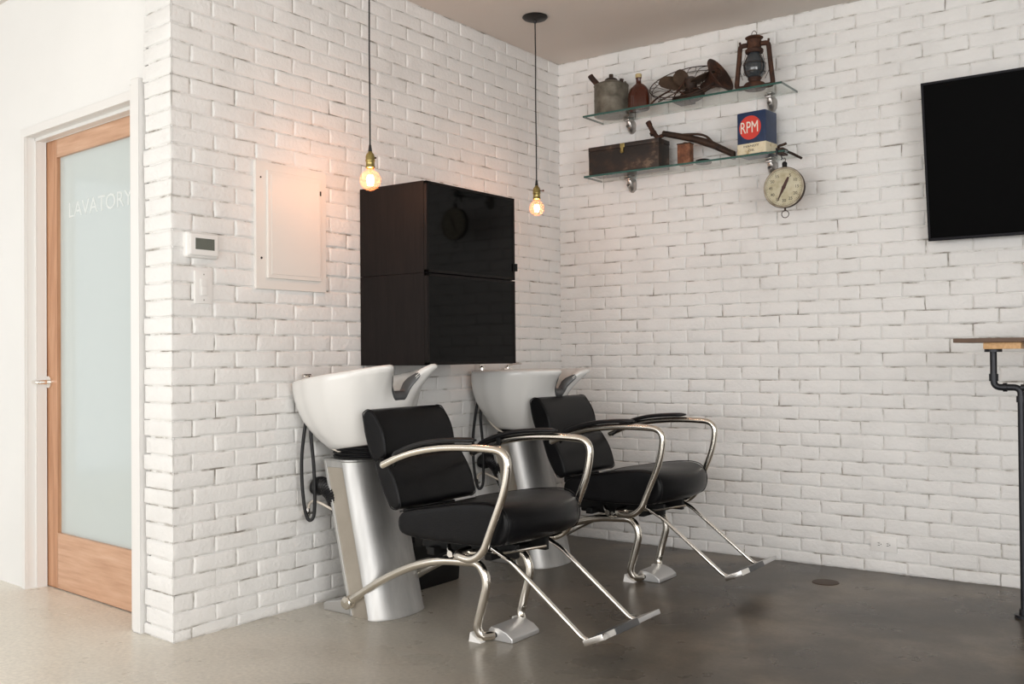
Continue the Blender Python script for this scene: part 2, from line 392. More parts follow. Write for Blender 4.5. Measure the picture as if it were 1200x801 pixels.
# lavatory door
DD = .128
door = thing('door_1', LP(.9, DD, 0), 'fir framed door with a tall frosted glass pane lettered LAVATORY', 'door'); door['kind'] = 'structure'
def rel(mb, o): off = V(o.location); mb.v = [tuple(V(p)-off) for p in mb.v]; return mb
GL, GT, GB = 1.245, 2.035, .262
SR = .44
f = MB(); lbox(f, GL, OPL+.01, DD, DD+.045, .006, OPT-.002, 0, .003); rel(f, door).build('door_stile', 'door_wood', door)
f = MB(); lbox(f, SR-.13, SR, DD, DD+.045, .006, OPT-.002, 0, .003); rel(f, door).build('door_stile', 'door_wood', door)
f = MB(); lbox(f, SR, GL, DD, DD+.045, GT, OPT-.002, 0, .002); rel(f, door).build('top_rail', 'door_wood_h', door)
f = MB(); lbox(f, SR, GL, DD, DD+.045, .006, GB, 0, .002); rel(f, door).build('bottom_rail', 'door_wood_h', door)
f = MB(); lbox(f, SR-.005, GL+.005, DD+.018, DD+.026, GB-.005, GT+.005); rel(f, door).build('glass_pane', 'frost', door)
f = MB(); text_into(f, 'LAVATORY', .100, LP(.865, DD+.0175, 1.772), -LU, (0,0,1), .0005, squash=1.18); rel(f, door).build('door_lettering', 'frost_text', door, smooth=0)
f = MB()
hs, hz = 1.318, .972
f.cyl(LP(hs, DD+.001, hz), LP(hs, DD-.010, hz), .028, 24); f.cyl(LP(hs, DD-.008, hz), LP(hs, DD-.05, hz), .011, 16)
f.tube(fillet([LP(hs, DD-.045, hz), LP(hs, DD-.06, hz), LP(hs+.10, DD-.066, hz+.002)], .012), .0095, 14)
rel(f, door).build('door_handle', 'chrome_bright', door)
f = MB(); lbox(f, SR-.1, OPL-.02, DD+.01, DD+.03, 0, .006); f.build('trim_3', 'dark', smooth=0)['kind'] = 'structure'

# rest of the room behind the camera: right wall, rear window wall, left window wall
f = MB(); f.box((5.6,-9.2,0), (5.8,.2,H)); f.build('wall_right', 'room_wall', smooth=0)['kind'] = 'structure'
f = MB()
for a, b in ((-4.6,-4.2), (-1.3,-1.1), (2.0,2.15), (5.3,5.6)): f.box((a,-9.2,0), (b,-9.0,H))
f.box((-4.6,-9.2,0), (5.6,-9.0,.25)); f.box((-4.6,-9.2,2.6), (5.6,-9.0,H)); f.build('wall_rear', 'white_wall', smooth=0)['kind'] = 'structure'
f = MB()
for a, b in ((-9.0,-8.93), (-5.7,-5.55), (-2.75,-2.2)): f.box((-4.6,a,0), (-4.45,b,H))
f.box((-4.6,-9.0,0), (-4.45,-2.2,.15)); f.box((-4.6,-9.0,2.55), (-4.45,-2.2,H)); f.build('wall_side', 'white_wall', smooth=0)['kind'] = 'structure'

# ------------------------------------------------------------------ shampoo units
def make_unit():
    u = thing('shampoo_unit', (0,-1.90,0), 'nearer black reclining chair joined to a tilted white shampoo bowl on a silver pedestal', 'shampoo chair', 'backwash units along the painted brick wall')
    # ---- pedestal: column leaning back, half-round nose
    LEAN = -.15/.64
    def sec(z, k=1.0, nose=True):
        x0 = LEAN*z; out = []
        nn = 18; cx, rx, ry = .385+x0, .086*k, .157*k
        for i in range(nn+1):
            t = -PI/2+PI*i/nn; out.append(V((cx+rx*math.cos(t)**.85 if math.cos(t) > 0 else cx, ry*math.sin(t), z)))
        return out, cx, ry
    p = MB(); rings = []
    for z in (0, .01, .2, .4, .6, .64):
        o_, cx, ry = sec(z, 1.03 if z < .005 else 1.0)
        rings.append(o_)
    p.ring_skin(rings); p.build('pedestal_column', 'alu', u, smooth=50, bevel=.003)
    p = MB()
    for sgn in (-1, 1):   # rear housing frame around the side panel
        def q(x, z): return V((x+LEAN*z, 0, z))
        ya, yb = (.118*sgn, .140*sgn)
        for (xa, xb, za, zb) in ((.262,.276,0,.64), (.276,.386,.612,.64)):
            pts = [V((xa+LEAN*za, ya, za)), V((xb+LEAN*za, ya, za)), V((xb+LEAN*zb, ya, zb)), V((xa+LEAN*zb, ya, zb))]
            p.ring_skin([pts, [V((a.x, yb, a.z)) for a in pts]])
    pts = [V((.262, -.118, 0)), V((.262, .118, 0)), V((.262+LEAN*.64, .118, .64)), V((.262+LEAN*.64, -.118, .64))]
    p.ring_skin([pts, [a+V((.012,0,0)) for a in pts]])
    p.build('pedestal_frame', 'alu', u, smooth=0, bevel=.0015)
    for sgn in (-1, 1):
        p = MB(); pts = [V((.274, .122*sgn, 0)), V((.386, .122*sgn, 0)), V((.386+LEAN*.613, .122*sgn, .613)), V((.274+LEAN*.613, .122*sgn, .613))]
        p.ring_skin([pts, [V((a.x, .134*sgn, a.z)) for a in pts]]); p.build('side_panel', 'panel_tan', u, smooth=0)
    p = MB(); x0, x1 = .262+LEAN*.64, .471+LEAN*.64   # top cap
    o_, _, _ = sec(.64); cap = o_+[V((x0, .14, .64)), V((x0, -.14, .64))]
    p.ring_skin([cap, [a+V((0,0,.008)) for a in cap]]); p.build('pedestal_cap', 'alu', u, smooth=0, bevel=.002)
    p = MB(); prof = [(.10,.0),(.10,.030),(.12,.040),(.262,.068),(.262,0)]   # rear foot wedge
    p.poly(prof, 'y', -.135, .135); p.build('rear_foot', 'alu_cast', u, smooth=0, bevel=.006, bseg=3)
    # ---- ribbed black bellows between pedestal and bowl
    p = MB(); prof = []
    for i in range(4):
        z = .648+i*.0155
        prof += [(.128, z), (.140, z+.0035), (.143, z+.0075), (.140, z+.0115), (.128, z+.0145)]
    p.lathe(prof, (.235,0,0), 40, sx=1.05); p.build('ribbed_collar', 'rubber', u, smooth=70)
    # ---- the bowl, modelled level about its pivot, tilted by its own rotation
    piv = V((.24, 0, .70))
    cp = [(0,.165),(8,.175),(14,.215),(20,.275),(26,.318),(33,.314),(48,.276),(66,.258),(90,.272),(112,.292),(130,.315),(146,.282),(163,.236),(180,.222)]
    bp_ = [(0,.205),(33,.212),(66,.250),(90,.272)]
    def rim_r(deg):
        d = abs((deg+180) % 360-180)
        for (a, ra), (b, rb) in zip(cp[:-1], cp[1:]):
            if a <= d <= b:
                t = (d-a)/(b-a); t = t*t*(3-2*t); return ra+(rb-ra)*t
    def rim_z(deg):
        d = abs((deg+180) % 360-180)
        base = .290 if d < 40 else .290-.0*(d-40)
        if d < 25:
            t = min(1, max(0, (25-d)/17)); t = t*t*(3-2*t); base -= .105*t
        return base
    cxr = .275-.24   # rim centre relative to pivot
    NA, NR = 120, 16
    def surf(deg, t, off=0.):
        # t: 0 bottom .. 1 rim
        a = math.radians(deg); z1 = rim_z(deg); R1 = rim_r(deg)-off; R0 = .160-off
        z = t*z1
        full = t*z1/.290           # height fraction of the full body
        g = 1-(1-min(full, 1))**2.3       # belly
        g = .10*full+.90*g
        w_ = min(1, max(0, (full-.50)/.50)); w_ = w_**1.6
        dd_ = abs((deg+180) % 360-180); Rb = R1
        for (a_, ra_), (b_, rb_) in zip(bp_[:-1], bp_[1:]):
            if a_ <= dd_ < b_: t_ = (dd_-a_)/(b_-a_); t_ = t_*t_*(3-2*t_); Rb = ra_+(rb_-ra_)*t_-off
        R = R0+(Rb+(R1-Rb)*w_-R0)*g
        cx = cxr*full
        return V((cx+R*math.cos(a), R*math.sin(a)*(1.0), z))
    p = MB(); rings = []
    degs = [i*360/NA for i in range(NA)]
    rings.append([V((.6*.155*math.cos(math.radians(d)), .6*.155*math.sin(math.radians(d)), -.004)) for d in degs])
    rings.append([V((.94*.155*math.cos(math.radians(d)), .94*.155*math.sin(math.radians(d)), -.004)) for d in degs])
    for j in range(NR+1): rings.append([surf(d, j/NR) for d in degs])
    T = .030
    def rimpt(d, off, dz):
        q = surf(d, 1, off); return V((q.x, q.y, q.z+dz))
    for off, dz in ((.003,.009), (.011,.014), (.020,.011), (.027,.002)): rings.append([rimpt(d, off, dz) for d in degs])
    for j in range(NR-1, 1, -1):
        rr = []
        for d in degs:
            q = surf(d, j/NR, T); rr.append(V((q.x, q.y, q.z+.012)))
        rings.append(rr)
    rings.append([V((.05*math.cos(math.radians(d)), .05*math.sin(math.radians(d)), .035)) for d in degs])
    p.ring_skin(rings)
    bowl = p.build('bowl', 'porcelain', u, smooth=180); bowl.location = piv
    # rubber neck rest lining the notch
    p = MB(); rg = []
    for k_ in range(-14, 15):
        d = k_*1.5; e = max(.12, min(1, (21.8-abs(d))/6))**.6; c_ = surf(d, 1, .016); a_ = math.radians(d)
        rad = V((math.cos(a_), math.sin(a_), 0)); c_ = c_+V((0,0,.004))
        rg.append([c_+rad*(.021*e*math.cos(q))+V((0,0,.024*e*math.sin(q)-.006)) for q in [2*PI*m_/16 for m_ in range(16)]])
    p.ring_skin(rg); p.build('neck_rest', 'rubber_grey', bowl, smooth=180)
    # taps on the rear deck of the bowl
    for yy, lev in ((-.155, -1), (.075, 1)):
        p = MB(); b = V((-.205, yy, .29)); b.x = -.165
        p.cyl(b+V((0,0,-.01)), b+V((0,0,.028)), .013, 18); p.cyl(b+V((0,0,.026)), b+V((0,0,.036)), .018, 18, r2=.014)
        if lev > 0:
            p.cyl(b+V((0,-.045,.012)), b+V((0,.035,.012)), .012, 14); p.tube([b+V((0,0,.036)), b+V((.02,.03,.046)), b+V((.035,.075,.046))], .0065, 10)
        else: p.tube([b+V((0,-.02,.04)), b+V((0,.022,.04))], .0055, 10)
        p.build('tap', 'chrome_bright', bowl)
    p = MB(); p.cyl((0,0,.036), (0,0,.042), .028, 24); p.build('drain_strainer', 'chrome_bright', bowl)
    # ---- hoses behind the bowl
    p = MB()
    p.tube([(.075,-.19,.86),(.06,-.195,.78),(.045,-.20,.66),(.045,-.20,.55),(.052,-.195,.45),(.06,-.185,.395),(.07,-.175,.385),(.08,-.165,.41),(.085,-.165,.50),(.085,-.17,.62),(.08,-.18,.76),(.09,-.17,.86)], .0075, 10, smooth=6)
    p.build('spray_hose', 'rubber', u)
    p = MB(); P = spline([V(q) for q in ((.035,-.10,.50),(.05,-.11,.525),(.10,-.12,.525),(.14,-.115,.49),(.155,-.10,.44),(.20,-.09,.37),(.28,-.06,.33))], 14)
    p.tube(P, [.033+.003*(i % 2) for i in range(len(P))], 16); p.build('drain_hose', 'rubber', u)
    p = MB(); p.tube([(.03,-.15,.415),(.035,-.15,.445),(.06,-.15,.463),(.10,-.15,.458),(.16,-.13,.43),(.22,-.11,.40)], .0055, 10, smooth=6)
    p.build('supply_pipe', 'felt', u)
    p = MB(); p.cyl((.0,-.155,.41), (.04,-.155,.41), .009, 14); p.cyl((.03,-.155,.395), (.03,-.155,.43), .011, 14); p.box((.036,-.172,.405), (.044,-.138,.415), .002); p.build('stop_valve', 'chrome_bright', u)
    p = MB(); p.tube([(.075,-.165,.835),(.105,-.16,.76),(.15,-.14,.70),(.20,-.12,.675)], .005, 8, smooth=6); p.build('hose_sleeve', 'felt', u)
    # ---- leg frame: one bent tube each side
    for sgn in (-1, 1):
        y = .142*sgn; p = MB()
        P = fillet([(.275,.155*sgn,.062),(.42,y,.155),(.60,y,.245),(.76,y,.290),(.955,y,.300),(.992,y,.235),(.938,y,.052),(.955,y*.93,.020),(.975,y*.62,.020)], [.08,.1,.08,.07,.05,.05,.02], 6)
        p.tube(P, .0172, 16); p.build('frame_tube', 'chrome', u)
        p = MB(); c = V((.272,.150*sgn,.060)); d_ = V((0,sgn,0))
        p.lathe([(.0,-.016),(.023,-.014),(.028,-.006),(.028,.020),(.023,.026),(0,.028)], c, 22, axis=d_); p.build('frame_knuckle', 'chrome', u)
        p = MB(); p.lathe([(.008,-.004),(.013,0),(.012,.012),(.006,.018)], (.952,y,.075), 14, axis=(-.3,0,1)); p.build('leg_collar', 'chrome_bright', u) if sgn > 0 else None
    p = MB()   # cast foot block
    prof = [(.952,.0),(.952,.038),(.965,.052),(1.0,.050),(1.04,.036),(1.064,.018),(1.066,.0)]
    p.poly(prof, 'y', -.090, .090); fb = p.build('foot_block', 'alu_cast', u, smooth=35, bevel=.004, bseg=3)
    p = MB(); p.cyl((.985,-.0925,.022), (.985,-.087,.022), .0095, 18); p.build('pivot_hole', 'dark', fb); p = MB(); p.cyl((.985,.087,.022), (.985,.0925,.022), .0095, 18); p.build('pivot_hole', 'dark', fb)
    p = MB(); p.poly([(.905,0),(.912,.035),(.93,.02),(.96,.006),(.96,0)], 'y', -.150, -.120); p.build('floor_glide', 'white_plastic', u, smooth=0); p = MB(); p.poly([(.905,0),(.912,.035),(.93,.02),(.96,.006),(.96,0)], 'y', .120, .150); p.build('floor_glide', 'white_plastic', u, smooth=0)
    # ---- under-seat mechanism
    p = MB()
    p.box((.64,-.11,.325), (1.10,-.085,.375), .003); p.build('seat_rail', 'plastic_black', u); p = MB(); p.box((.64,.085,.325), (1.10,.11,.375), .003); p.build('seat_rail', 'plastic_black', u); p = MB()
    p.box((.70,-.15,.305), (.735,.15,.335), .003); p.build('cross_bar', 'plastic_black', u); p = MB(); p.box((1.0,-.17,.32), (1.03,.17,.345), .003); p.build('cross_bar', 'plastic_black', u); p = MB()
    p.box((.62,-.07,.30), (.86,.07,.385), .01); p.build('recline_mechanism', 'plastic_black', u)
    p = MB(); p.tube([(.80,-.135,.345),(.82,-.155,.335),(.84,-.16,.325)], .011, 12, smooth=4); p.cyl((.835,-.175,.325), (.835,-.15,.325), .013, 14); p.cyl((.86,-.17,.322), (.86,-.15,.322), .009, 12)
    p.build('adjuster_bolt', 'chrome_bright', u)
    p = MB()
    p.tube([(.70,-.14,.275),(.93,.02,.325),(1.05,.14,.345)], .006, 8); p.build('cross_rod', 'chrome', u); p = MB(); p.tube([(.90,-.19,.337),(1.08,-.13,.352),(1.16,0,.362)], .006, 8); p.build('cross_rod', 'chrome', u); p = MB()
    p.cyl((.93,-.2,.342), (.93,.2,.342), .008, 12); p.build('cross_rod', 'chrome', u)
    # ---- seat
    def seat_pts(y):
        w = abs(y)/.245; bulge = .045*(1-w*w)-.012*w**6
        zt = .006*(1-w**4)-.010*math.exp(-(y/.12)**2)*1.0
        pr = [(.634,.400),(.628,.440),(.640,.478),(.70,.492+zt*.3),(.80,.510+zt),(.92,.531+zt),(1.04,.545+zt),(1.10,.543+zt*.5)]
        pr += [(1.138+bulge*.75,.531),(1.163+bulge,.502),(1.170+bulge,.462),(1.162+bulge,.425),(1.14+bulge*.9,.398),(1.09+bulge*.4,.387),(.98,.382),(.85,.381),(.74,.382),(.66,.388)]
        return pr
    def loft_y(fn, ys, shrink):
        rings = []
        for y, k in zip(ys, shrink):
            pr = fn(y); cx = sum(a for a, b in pr)/len(pr); cz = sum(b for a, b in pr)/len(pr)
            rings.append([V((a+(-k if a > cx else k)*min(1, abs(a-cx)/.05), y, b+(-k if b > cz else k)*min(1, abs(b-cz)/.02))) for a, b in pr])
        return rings
    ys = [-.245,-.243,-.236,-.226,-.18,-.12,-.06,0,.06,.12,.18,.226,.236,.243,.245]; sh = [.010,.004,.001,0,0,0,0,0,0,0,0,0,.001,.004,.010]
    p = MB(); p.ring_skin(loft_y(seat_pts, ys, sh)); seat = p.build('seat', 'leather', u, smooth=180, subsurf=1)
    for y in (-.238, .238):
        p = MB(); pr = [V((a, y, b)) for a, b in seat_pts(y)]
        p.tube([V((q.x, y, q.z)) for q in pr[2:14]], .0022, 6, smooth=3); p.build('seam_piping', 'leather', seat)
    # ---- back cushions
    def cushion(name, A, B, C_, D_, half, front_bulge):
        # A top-back, B top-front, C bottom-front, D bottom-back (x,z)
        A, B, C_, D_ = [V((q[0], 0, q[1])) for q in (A, B, C_, D_)]
        def edge(P, Q, n_, bul, nrm):
            return [P.lerp(Q, t/n_)+nrm*bul*math.sin(PI*t/n_) for t in range(n_)]
        ax = (A-D_).normalized(); nr = V((-ax.z, 0, ax.x)); nr = nr if nr.x > 0 else -nr
        loop = edge(D_, A, 6, .010, -nr)+edge(A, B, 5, .012, ax)+edge(B, C_, 8, front_bulge, nr)+edge(C_, D_, 5, .012, -ax)
        cen = (A+B+C_+D_)/4
        rings = []
        for y, k in ((-half,.86), (-half+.001,.93), (-half+.006,.978), (-half+.016,1), (-half*.5,1), (0,1), (half*.5,1), (half-.016,1), (half-.006,.978), (half-.001,.93), (half,.86)):
            rings.append([V(((q.x-cen.x)*k+cen.x, y, (q.z-cen.z)*k+cen.z)) for q in loop])
        p_ = MB(); p_.ring_skin(rings); o = p_.build(name, 'leather', u, smooth=180, subsurf=1)
        for sg in (-1, 1):
            p_ = MB(); p_.tube([V(((q.x-cen.x)*.985+cen.x, sg*(half-.004), (q.z-cen.z)*.985+cen.z)) for q in loop], .0022, 6, closed=True, smooth=2); p_.build('seam_piping', 'leather', o)
        return o
    cushion('headrest', (.418,.850), (.476,.862), (.545,.688), (.474,.668), .217, .020)
    cushion('backrest', (.508,.664), (.562,.672), (.642,.500), (.590,.486), .238, .014)
    p = MB()
    for y in (-.10, .10):
        p = MB(); p.tube([(.46,y,.80),(.53,y,.62),(.585,y,.45),(.64,y,.36)], .011, 10, smooth=4); p.build('back_bar', 'plastic_black', u)
    p = MB()
    p.box((.575,-.15,.448), (.60,.15,.475), .004); p.box((.60,-.06,.455),(.655,.06,.468),.003)
    p.build('back_bracket', 'plastic_black', u)
    # ---- arms
    for sgn in (-1, 1):
        y = .278*sgn; p = MB()
        P = fillet([(.592,y,.660),(.68,y,.697),(.78,y,.725),(.90,y,.742),(1.04,y,.748),(1.195,y,.742),(1.178,y,.610),(1.075,y,.372),(1.02,y*.985,.338),(.95,y*.95,.345),(.928,y*.86,.350),(.925,y*.60,.350)], [.04,.06,.06,.08,.075,.12,.05,.04,.03,.02], 7)
        p.tube(P, .0148, 16); p.sphere(P[0], .0148, n=14)
        p.build('arm_tube', 'chrome', u)
        p = MB(); yi = y-.010*sgn
        P = spline([V(q) for q in ((.635,yi,.698),(.72,yi,.732),(.82,yi,.757),(.93,yi,.769),(1.035,yi,.773))], 8)
        rings = []
        for i, q in enumerate(P):
            t = i/(len(P)-1); k = min(1, .45+8*t, .45+8*(1-t)); hw = .023*k; th = .010*k
            tt = (P[min(i+1, len(P)-1)]-P[max(i-1, 0)]).normalized(); nn = V((-tt.z, 0, tt.x))
            rings.append([q+V((0, hw*math.copysign(abs(math.cos(a))**.7, math.cos(a)), 0))+nn*th*math.copysign(abs(math.sin(a))**.7, math.sin(a)) for a in [2*PI*j/16 for j in range(16)]])
        p.ring_skin(rings); p.build('armrest_pad', 'rubber', u, smooth=180)
        p = MB(); p.box((.74,y-.02*sgn-.006,.700), (.76,y-.02*sgn+.006,.735), .002); p.build('pad_bracket', 'plastic_black', u); p = MB(); p.tube([(.62,y-.03*sgn,.655),(.66,y-.015*sgn,.69)], .006, 8); p.build('arm_bracket', 'plastic_black', u)
    # ---- footrest
    for sgn in (-1, 1):
        y = .165*sgn; p = MB()
        p.tube(fillet([(1.03,y,.368),(1.12,y,.325),(1.43,y,.092),(1.478,y,.094)], [.02,.025], 6), .0088, 12); p.build('footrest_rod', 'chrome_bright', u)
    rot = Matrix.Rotation(math.radians(-24), 3, 'Y'); c = V((1.48,.0175,.105)); RM = Matrix.Translation(c) @ rot.to_4x4() @ Matrix.Translation(-c)
    fr = MB(); fr.box((1.440,-.118,.096), (1.522,.225,.114), .003); fr.xf(RM); pl = fr.build('foot_plate', 'alu_cast', u)
    fr = MB(); fr.box((1.438,-.195,.094), (1.524,-.110,.116), .002); fr.xf(RM); fr.build('end_cap', 'chrome_bright', pl)
    fr = MB(); fr.box((1.436,-.105,.093), (1.526,.055,.117), .003); fr.xf(RM); fr.build('dark_segment', 'rubber_grey', pl)  # dark middle segment of the foot plate
    return u
unit = make_unit()
unit2 = copy_tree(unit); unit2.location = (0,-.72,0)
unit2['label'] = 'farther black reclining chair and level white shampoo bowl, nearest the room corner'
for o in bpy.data.objects:
    if o.name.startswith('bowl') and o.parent == unit: o.rotation_euler.y = math.radians(-8.5)
    if o.name.startswith('bowl') and o.parent == unit2: o.rotation_euler.y = math.radians(-.5)

# black pump case on the floor behind the near pedestal
t = thing('pump_case', (.12,-1.41,0), 'low black plastic case on the floor behind the near pedestal, under the chair', 'case')
p = MB(); prof = [(.10,0),(.105,.06),(.10,.14),(.085,.20),(-.085,.20),(-.10,.19),(-.10,0)]
rings = []
for y, k in ((-.165,.9),(-.155,1),(.135,1),(.155,.93),(.165,.8)):
    rings.append([V((a*k, y, b*(k if y > 0 else 1))) for a, b in prof])
p.ring_skin(rings); p.build('case_body', 'plastic_black', t, smooth=50, bevel=.012, bseg=3)
p = MB(); p.tube(fillet([(.0,-.07,.195),(.0,-.07,.235),(.0,.07,.235),(.0,.07,.195)], .02), .009, 10); p.build('case_handle', 'plastic_black', t)

# ------------------------------------------------------------------ wall cabinets (two stacked)
def cabinet(name, z0, z1, label):
    t = thing(name, (.204,-1.371,z0), label, 'cabinet')
    h = z1-z0; y0, y1 = -.330, .332
    p = MB(); p.box((-.199,y0,0), (.188,y0+.018,h), .001); p.box((-.199,y1-.018,0), (.188,y1,h), .001)
    p.box((-.198,y0+.017,.001), (.187,y1-.017,.018)); p.box((-.198,y0+.017,h-.018), (.187,y1-.017,h-.001)); p.box((-.198,y0+.017,.017), (-.19,y1-.017,h-.017))
    p.build('carcass', 'cab_side', t, smooth=0)
    p = MB(); p.box((.190,y0,.002), (.206,y0+.014,h-.002), .001); p.box((.190,y1-.014,.002), (.206,y1,h-.002), .001); p.box((.190,y0,.002), (.206,y1,.014), .001); p.box((.190,y0,h-.014), (.206,y1,h-.002), .001)
    d = p.build('door_frame', 'cab_side', t, smooth=0)
    p = MB(); p.box((.192,y0+.013,.013), (.204,y1-.013,h-.013)); p.build('door_glass', 'cab_glass', d, smooth=0)
    return t, d
tc, dt = cabinet('wall_cabinet', 1.038, 1.445, 'lower black glossy-fronted wall cabinet, hanging just above the shampoo bowls')
tc2, dt2 = cabinet('wall_cabinet', 1.4465, 1.852, 'upper black glossy-fronted wall cabinet, stacked on the other, with a small latch')
p = MB(); p.box((.170,.322,.045), (.216,.340,.082), .002); p.build('door_latch', 'plastic_black', tc2)

# ------------------------------------------------------------------ pendants
def pendant(loc, zb, R_, label, knobdir, kl):
    t = thing('pendant_light', (loc[0], loc[1], H), label, 'pendant lamp', 'cord pendants with bare globe bulbs')
    p = MB(); p.lathe([(0,0),(.064,0),(.066,-.006),(.058,-.014),(.03,-.020),(.009,-.024),(.007,-.034),(0,-.034)], n=36); p.build('ceiling_canopy', 'canopy', t, smooth=60)
    st = zb-H+R_+.075   # socket top
    wob = [V((.0,0,-.03)), V((.001,.0,-.25*abs(st))), V((-.0015,.001,.5*st)), V((.001,-.001,.75*st)), V((0,0,st+.002))]
    p = MB(); p.tube(wob, .0034, 8, smooth=6); p.build('cord', 'cord', t)
    p = MB(); p.lathe([(0,.030),(.005,.030),(.0085,.002),(0,.002)], (0,0,st), 16); p.build('strain_relief', 'cord', t)
    p = MB(); p.lathe([(0,.004),(.007,.004),(.009,-.002),(.016,-.010),(.0195,-.020),(.0195,-.034),(.0205,-.036),(.0205,-.040),(.0185,-.042),(.0185,-.058),(.0198,-.062),(.0198,-.068),(.017,-.070),(0,-.070)], (0,0,st), 28)
    sk = p.build('socket', 'brass', t, smooth=45)
    a = V((*knobdir, 0)).normalized(); p = MB(); p.tube([V((0,0,st-.024)), V((0,0,st-.024))+a*kl], .0025, 8); p.sphere(V((0,0,st-.024))+a*kl, .0055, sc=(1,1,.8), n=12); p.build('switch_key', 'rust_dark', sk)
    # globe bulb
    prof = []; c = zb-H
    for i in range(25):
        th = PI*i/24
        if th > PI-.36: break
        prof.append((R_*math.sin(th), c-R_*math.cos(th)))
    prof += [(.0165, c+R_*1.02), (.0135, st-.068)]
    p = MB(); p.lathe(prof, n=36); b = p.build('globe_bulb', 'bulb_glass', t, smooth=180)
    p = MB()
    for k in range(10):
        a0 = 2*PI*k/10; r0, r1 = R_*.22, R_*.30
        p.tube([(r0*math.cos(a0), r0*math.sin(a0), c+R_*.45), (r1*math.cos(a0+.15), r1*math.sin(a0+.15), c), (r0*math.cos(a0+.3), r0*math.sin(a0+.3), c-R_*.50)], .0015, 5, smooth=3)
    p.build('filament', 'filament', b)
    p = MB(); p.tube([(0,0,st-.07),(0,0,c+R_*.3)], .004, 8); p.build('glass_stem', 'bulb_glass', b)
    return t
B1 = (.315,-1.952,1.826, .045); B2 = (.366,-.78,1.838, .039)
pendant(B1, B1[2], B1[3], 'bare glowing globe bulb on a black cord before the left edge of the black cabinets', (.5,.8), .022)
pendant(B2, B2[2], B2[3], 'bare glowing globe bulb right of the black cabinets, hung from a round ceiling plate', (.85,.5), .034)

# ------------------------------------------------------------------ things on the left wall
t = thing('electrical_panel', (.0,-2.116,1.632), 'beige painted electrical panel flush on the brick, left of the black cabinet', 'electrical panel')
p = MB(); p.box((-.008,-.196,-.268), (.012,.196,.262), .002); p.build('panel_frame', 'panel_paint', t, smooth=0)
p = MB(); p.box((.010,-.140,-.222), (.021,.160,.228), .003); d = p.build('panel_door', 'panel_paint', t, smooth=0)
p = MB(); p.box((.020,-.122,-.205), (.0225,.150,.212), .002); p.build('door_inset', 'panel_paint', d, smooth=0)
p = MB(); p.box((.021,.150,.155), (.0245,.157,.175)); p.build('door_latch', 'dark', d, smooth=0)
for c0, rr_ in (((.012,-.170,.195),.004), ((.012,-.168,-.14),.005)):
    p = MB(); p.cyl(c0, (c0[0]+.0015,c0[1],c0[2]), rr_, 10); p.build('cover_screw', 'dark', t, smooth=0)
t = thing('thermostat', (.0,-2.578,1.518), 'white wall thermostat with a grey display, above the light switch', 'thermostat')
p = MB(); p.box((-.008,-.076,-.050), (.022,.076,.050), .010, seg=3); p.build('thermostat_body', 'white_plastic', t)
p = MB(); p.box((.018,-.066,-.042), (.028,.070,.045), .008, seg=3); p.build('face_plate', 'white_plastic', t)
p = MB(); p.box((.0275,-.040,-.018), (.0287,.048,.026)); p.build('display', 'lcd', t, smooth=0)
t = thing('light_switch', (.0,-2.565,1.356), 'white rocker light switch plate just under the thermostat', 'light switch')
p = MB(); p.box((-.008,-.040,-.064), (.007,.040,.064), .002); p.build('switch_plate', 'white_plastic', t)
p = MB(); p.box((.006,-.017,-.034), (.009,.017,.034), .001); r_ = p.build('rocker_frame', 'trim', t)
p = MB(); p.box((.0085,-.013,-.030), (.0115,.013,.002), .001); p.box((.0085,-.013,.004), (.0100,.013,.030), .001); p.build('rocker', 'white_plastic', r_)
p = MB(); p.cyl((.007,0,.050), (.0078,0,.050), .003, 10); p.build('screw', 'bracket', t); p = MB(); p.cyl((.007,0,-.050), (.0078,0,-.050), .003, 10); p.build('screw', 'bracket', t)

# outlet on the back wall
t = thing('wall_outlet', (1.871,-.0,.139), 'white double wall outlet mounted sideways low on the right brick wall', 'outlet')
p = MB(); p.box((-.062,-.008,-.036), (.062,.008,.036), .002); p.build('outlet_plate', 'white_plastic', t)
for sx in (-.021, .021):
    p = MB(); p.lathe([(0,0),(.017,0),(.0165,.0015),(0,.0015)], (sx,-.008,0), 24, axis=(0,-1,0), sx=.9); rc = p.build('receptacle', 'trim', t)
    p = MB(); p.box((sx-.006,-.0102,.004), (sx+.004,-.0094,.0065)); p.box((sx-.006,-.0102,-.0065), (sx+.004,-.0094,-.004)); p.cyl((sx+.009,-.0094,0), (sx+.009,-.0102,0), .0022, 10); p.build('socket_slots', 'dark', rc, smooth=0)
# floor cap
p = MB(); p.lathe([(0,0),(.062,0),(.060,.0025),(.05,.003),(.0,.003)], (1.701,-.36,0), 32); o = p.build('floor_cap', 'stain'); tag(o, 'small round brown metal cap set into the concrete near the right wall', 'floor cap')

# ------------------------------------------------------------------ television
t = thing('television', (2.762,-.112,1.96), 'black flat wall television tilted slightly down, at the right edge', 'television')
tv = MB(); tilt = Matrix.Rotation(math.radians(8.3), 4, 'X')
def tvb(a, b, bev=0): q = MB(); q.box(a, b, bev); q.xf(tilt); return q
q = MB(); W2, H2 = .648, .365
q.box((-W2,-.012,-H2), (W2,.03,H2), .004); q.xf(tilt); q.build('tv_body', 'tv_bezel', t)
q = MB(); q.box((-W2,-.019,-H2), (-W2+.011,-.010,H2), .002); q.box((W2-.011,-.019,-H2), (W2,-.010,H2), .002); q.box((-W2,-.019,H2-.011), (W2,-.010,H2), .002); q.box((-W2,-.019,-H2), (W2,-.010,-H2+.014), .002); q.xf(tilt); q.build('tv_bezel', 'tv_bezel', t)
q = MB(); q.box((-W2+.010,-.0145,-H2+.013), (W2-.010,-.012,H2-.010)); q.xf(tilt); q.build('screen', 'screen', t, smooth=0)
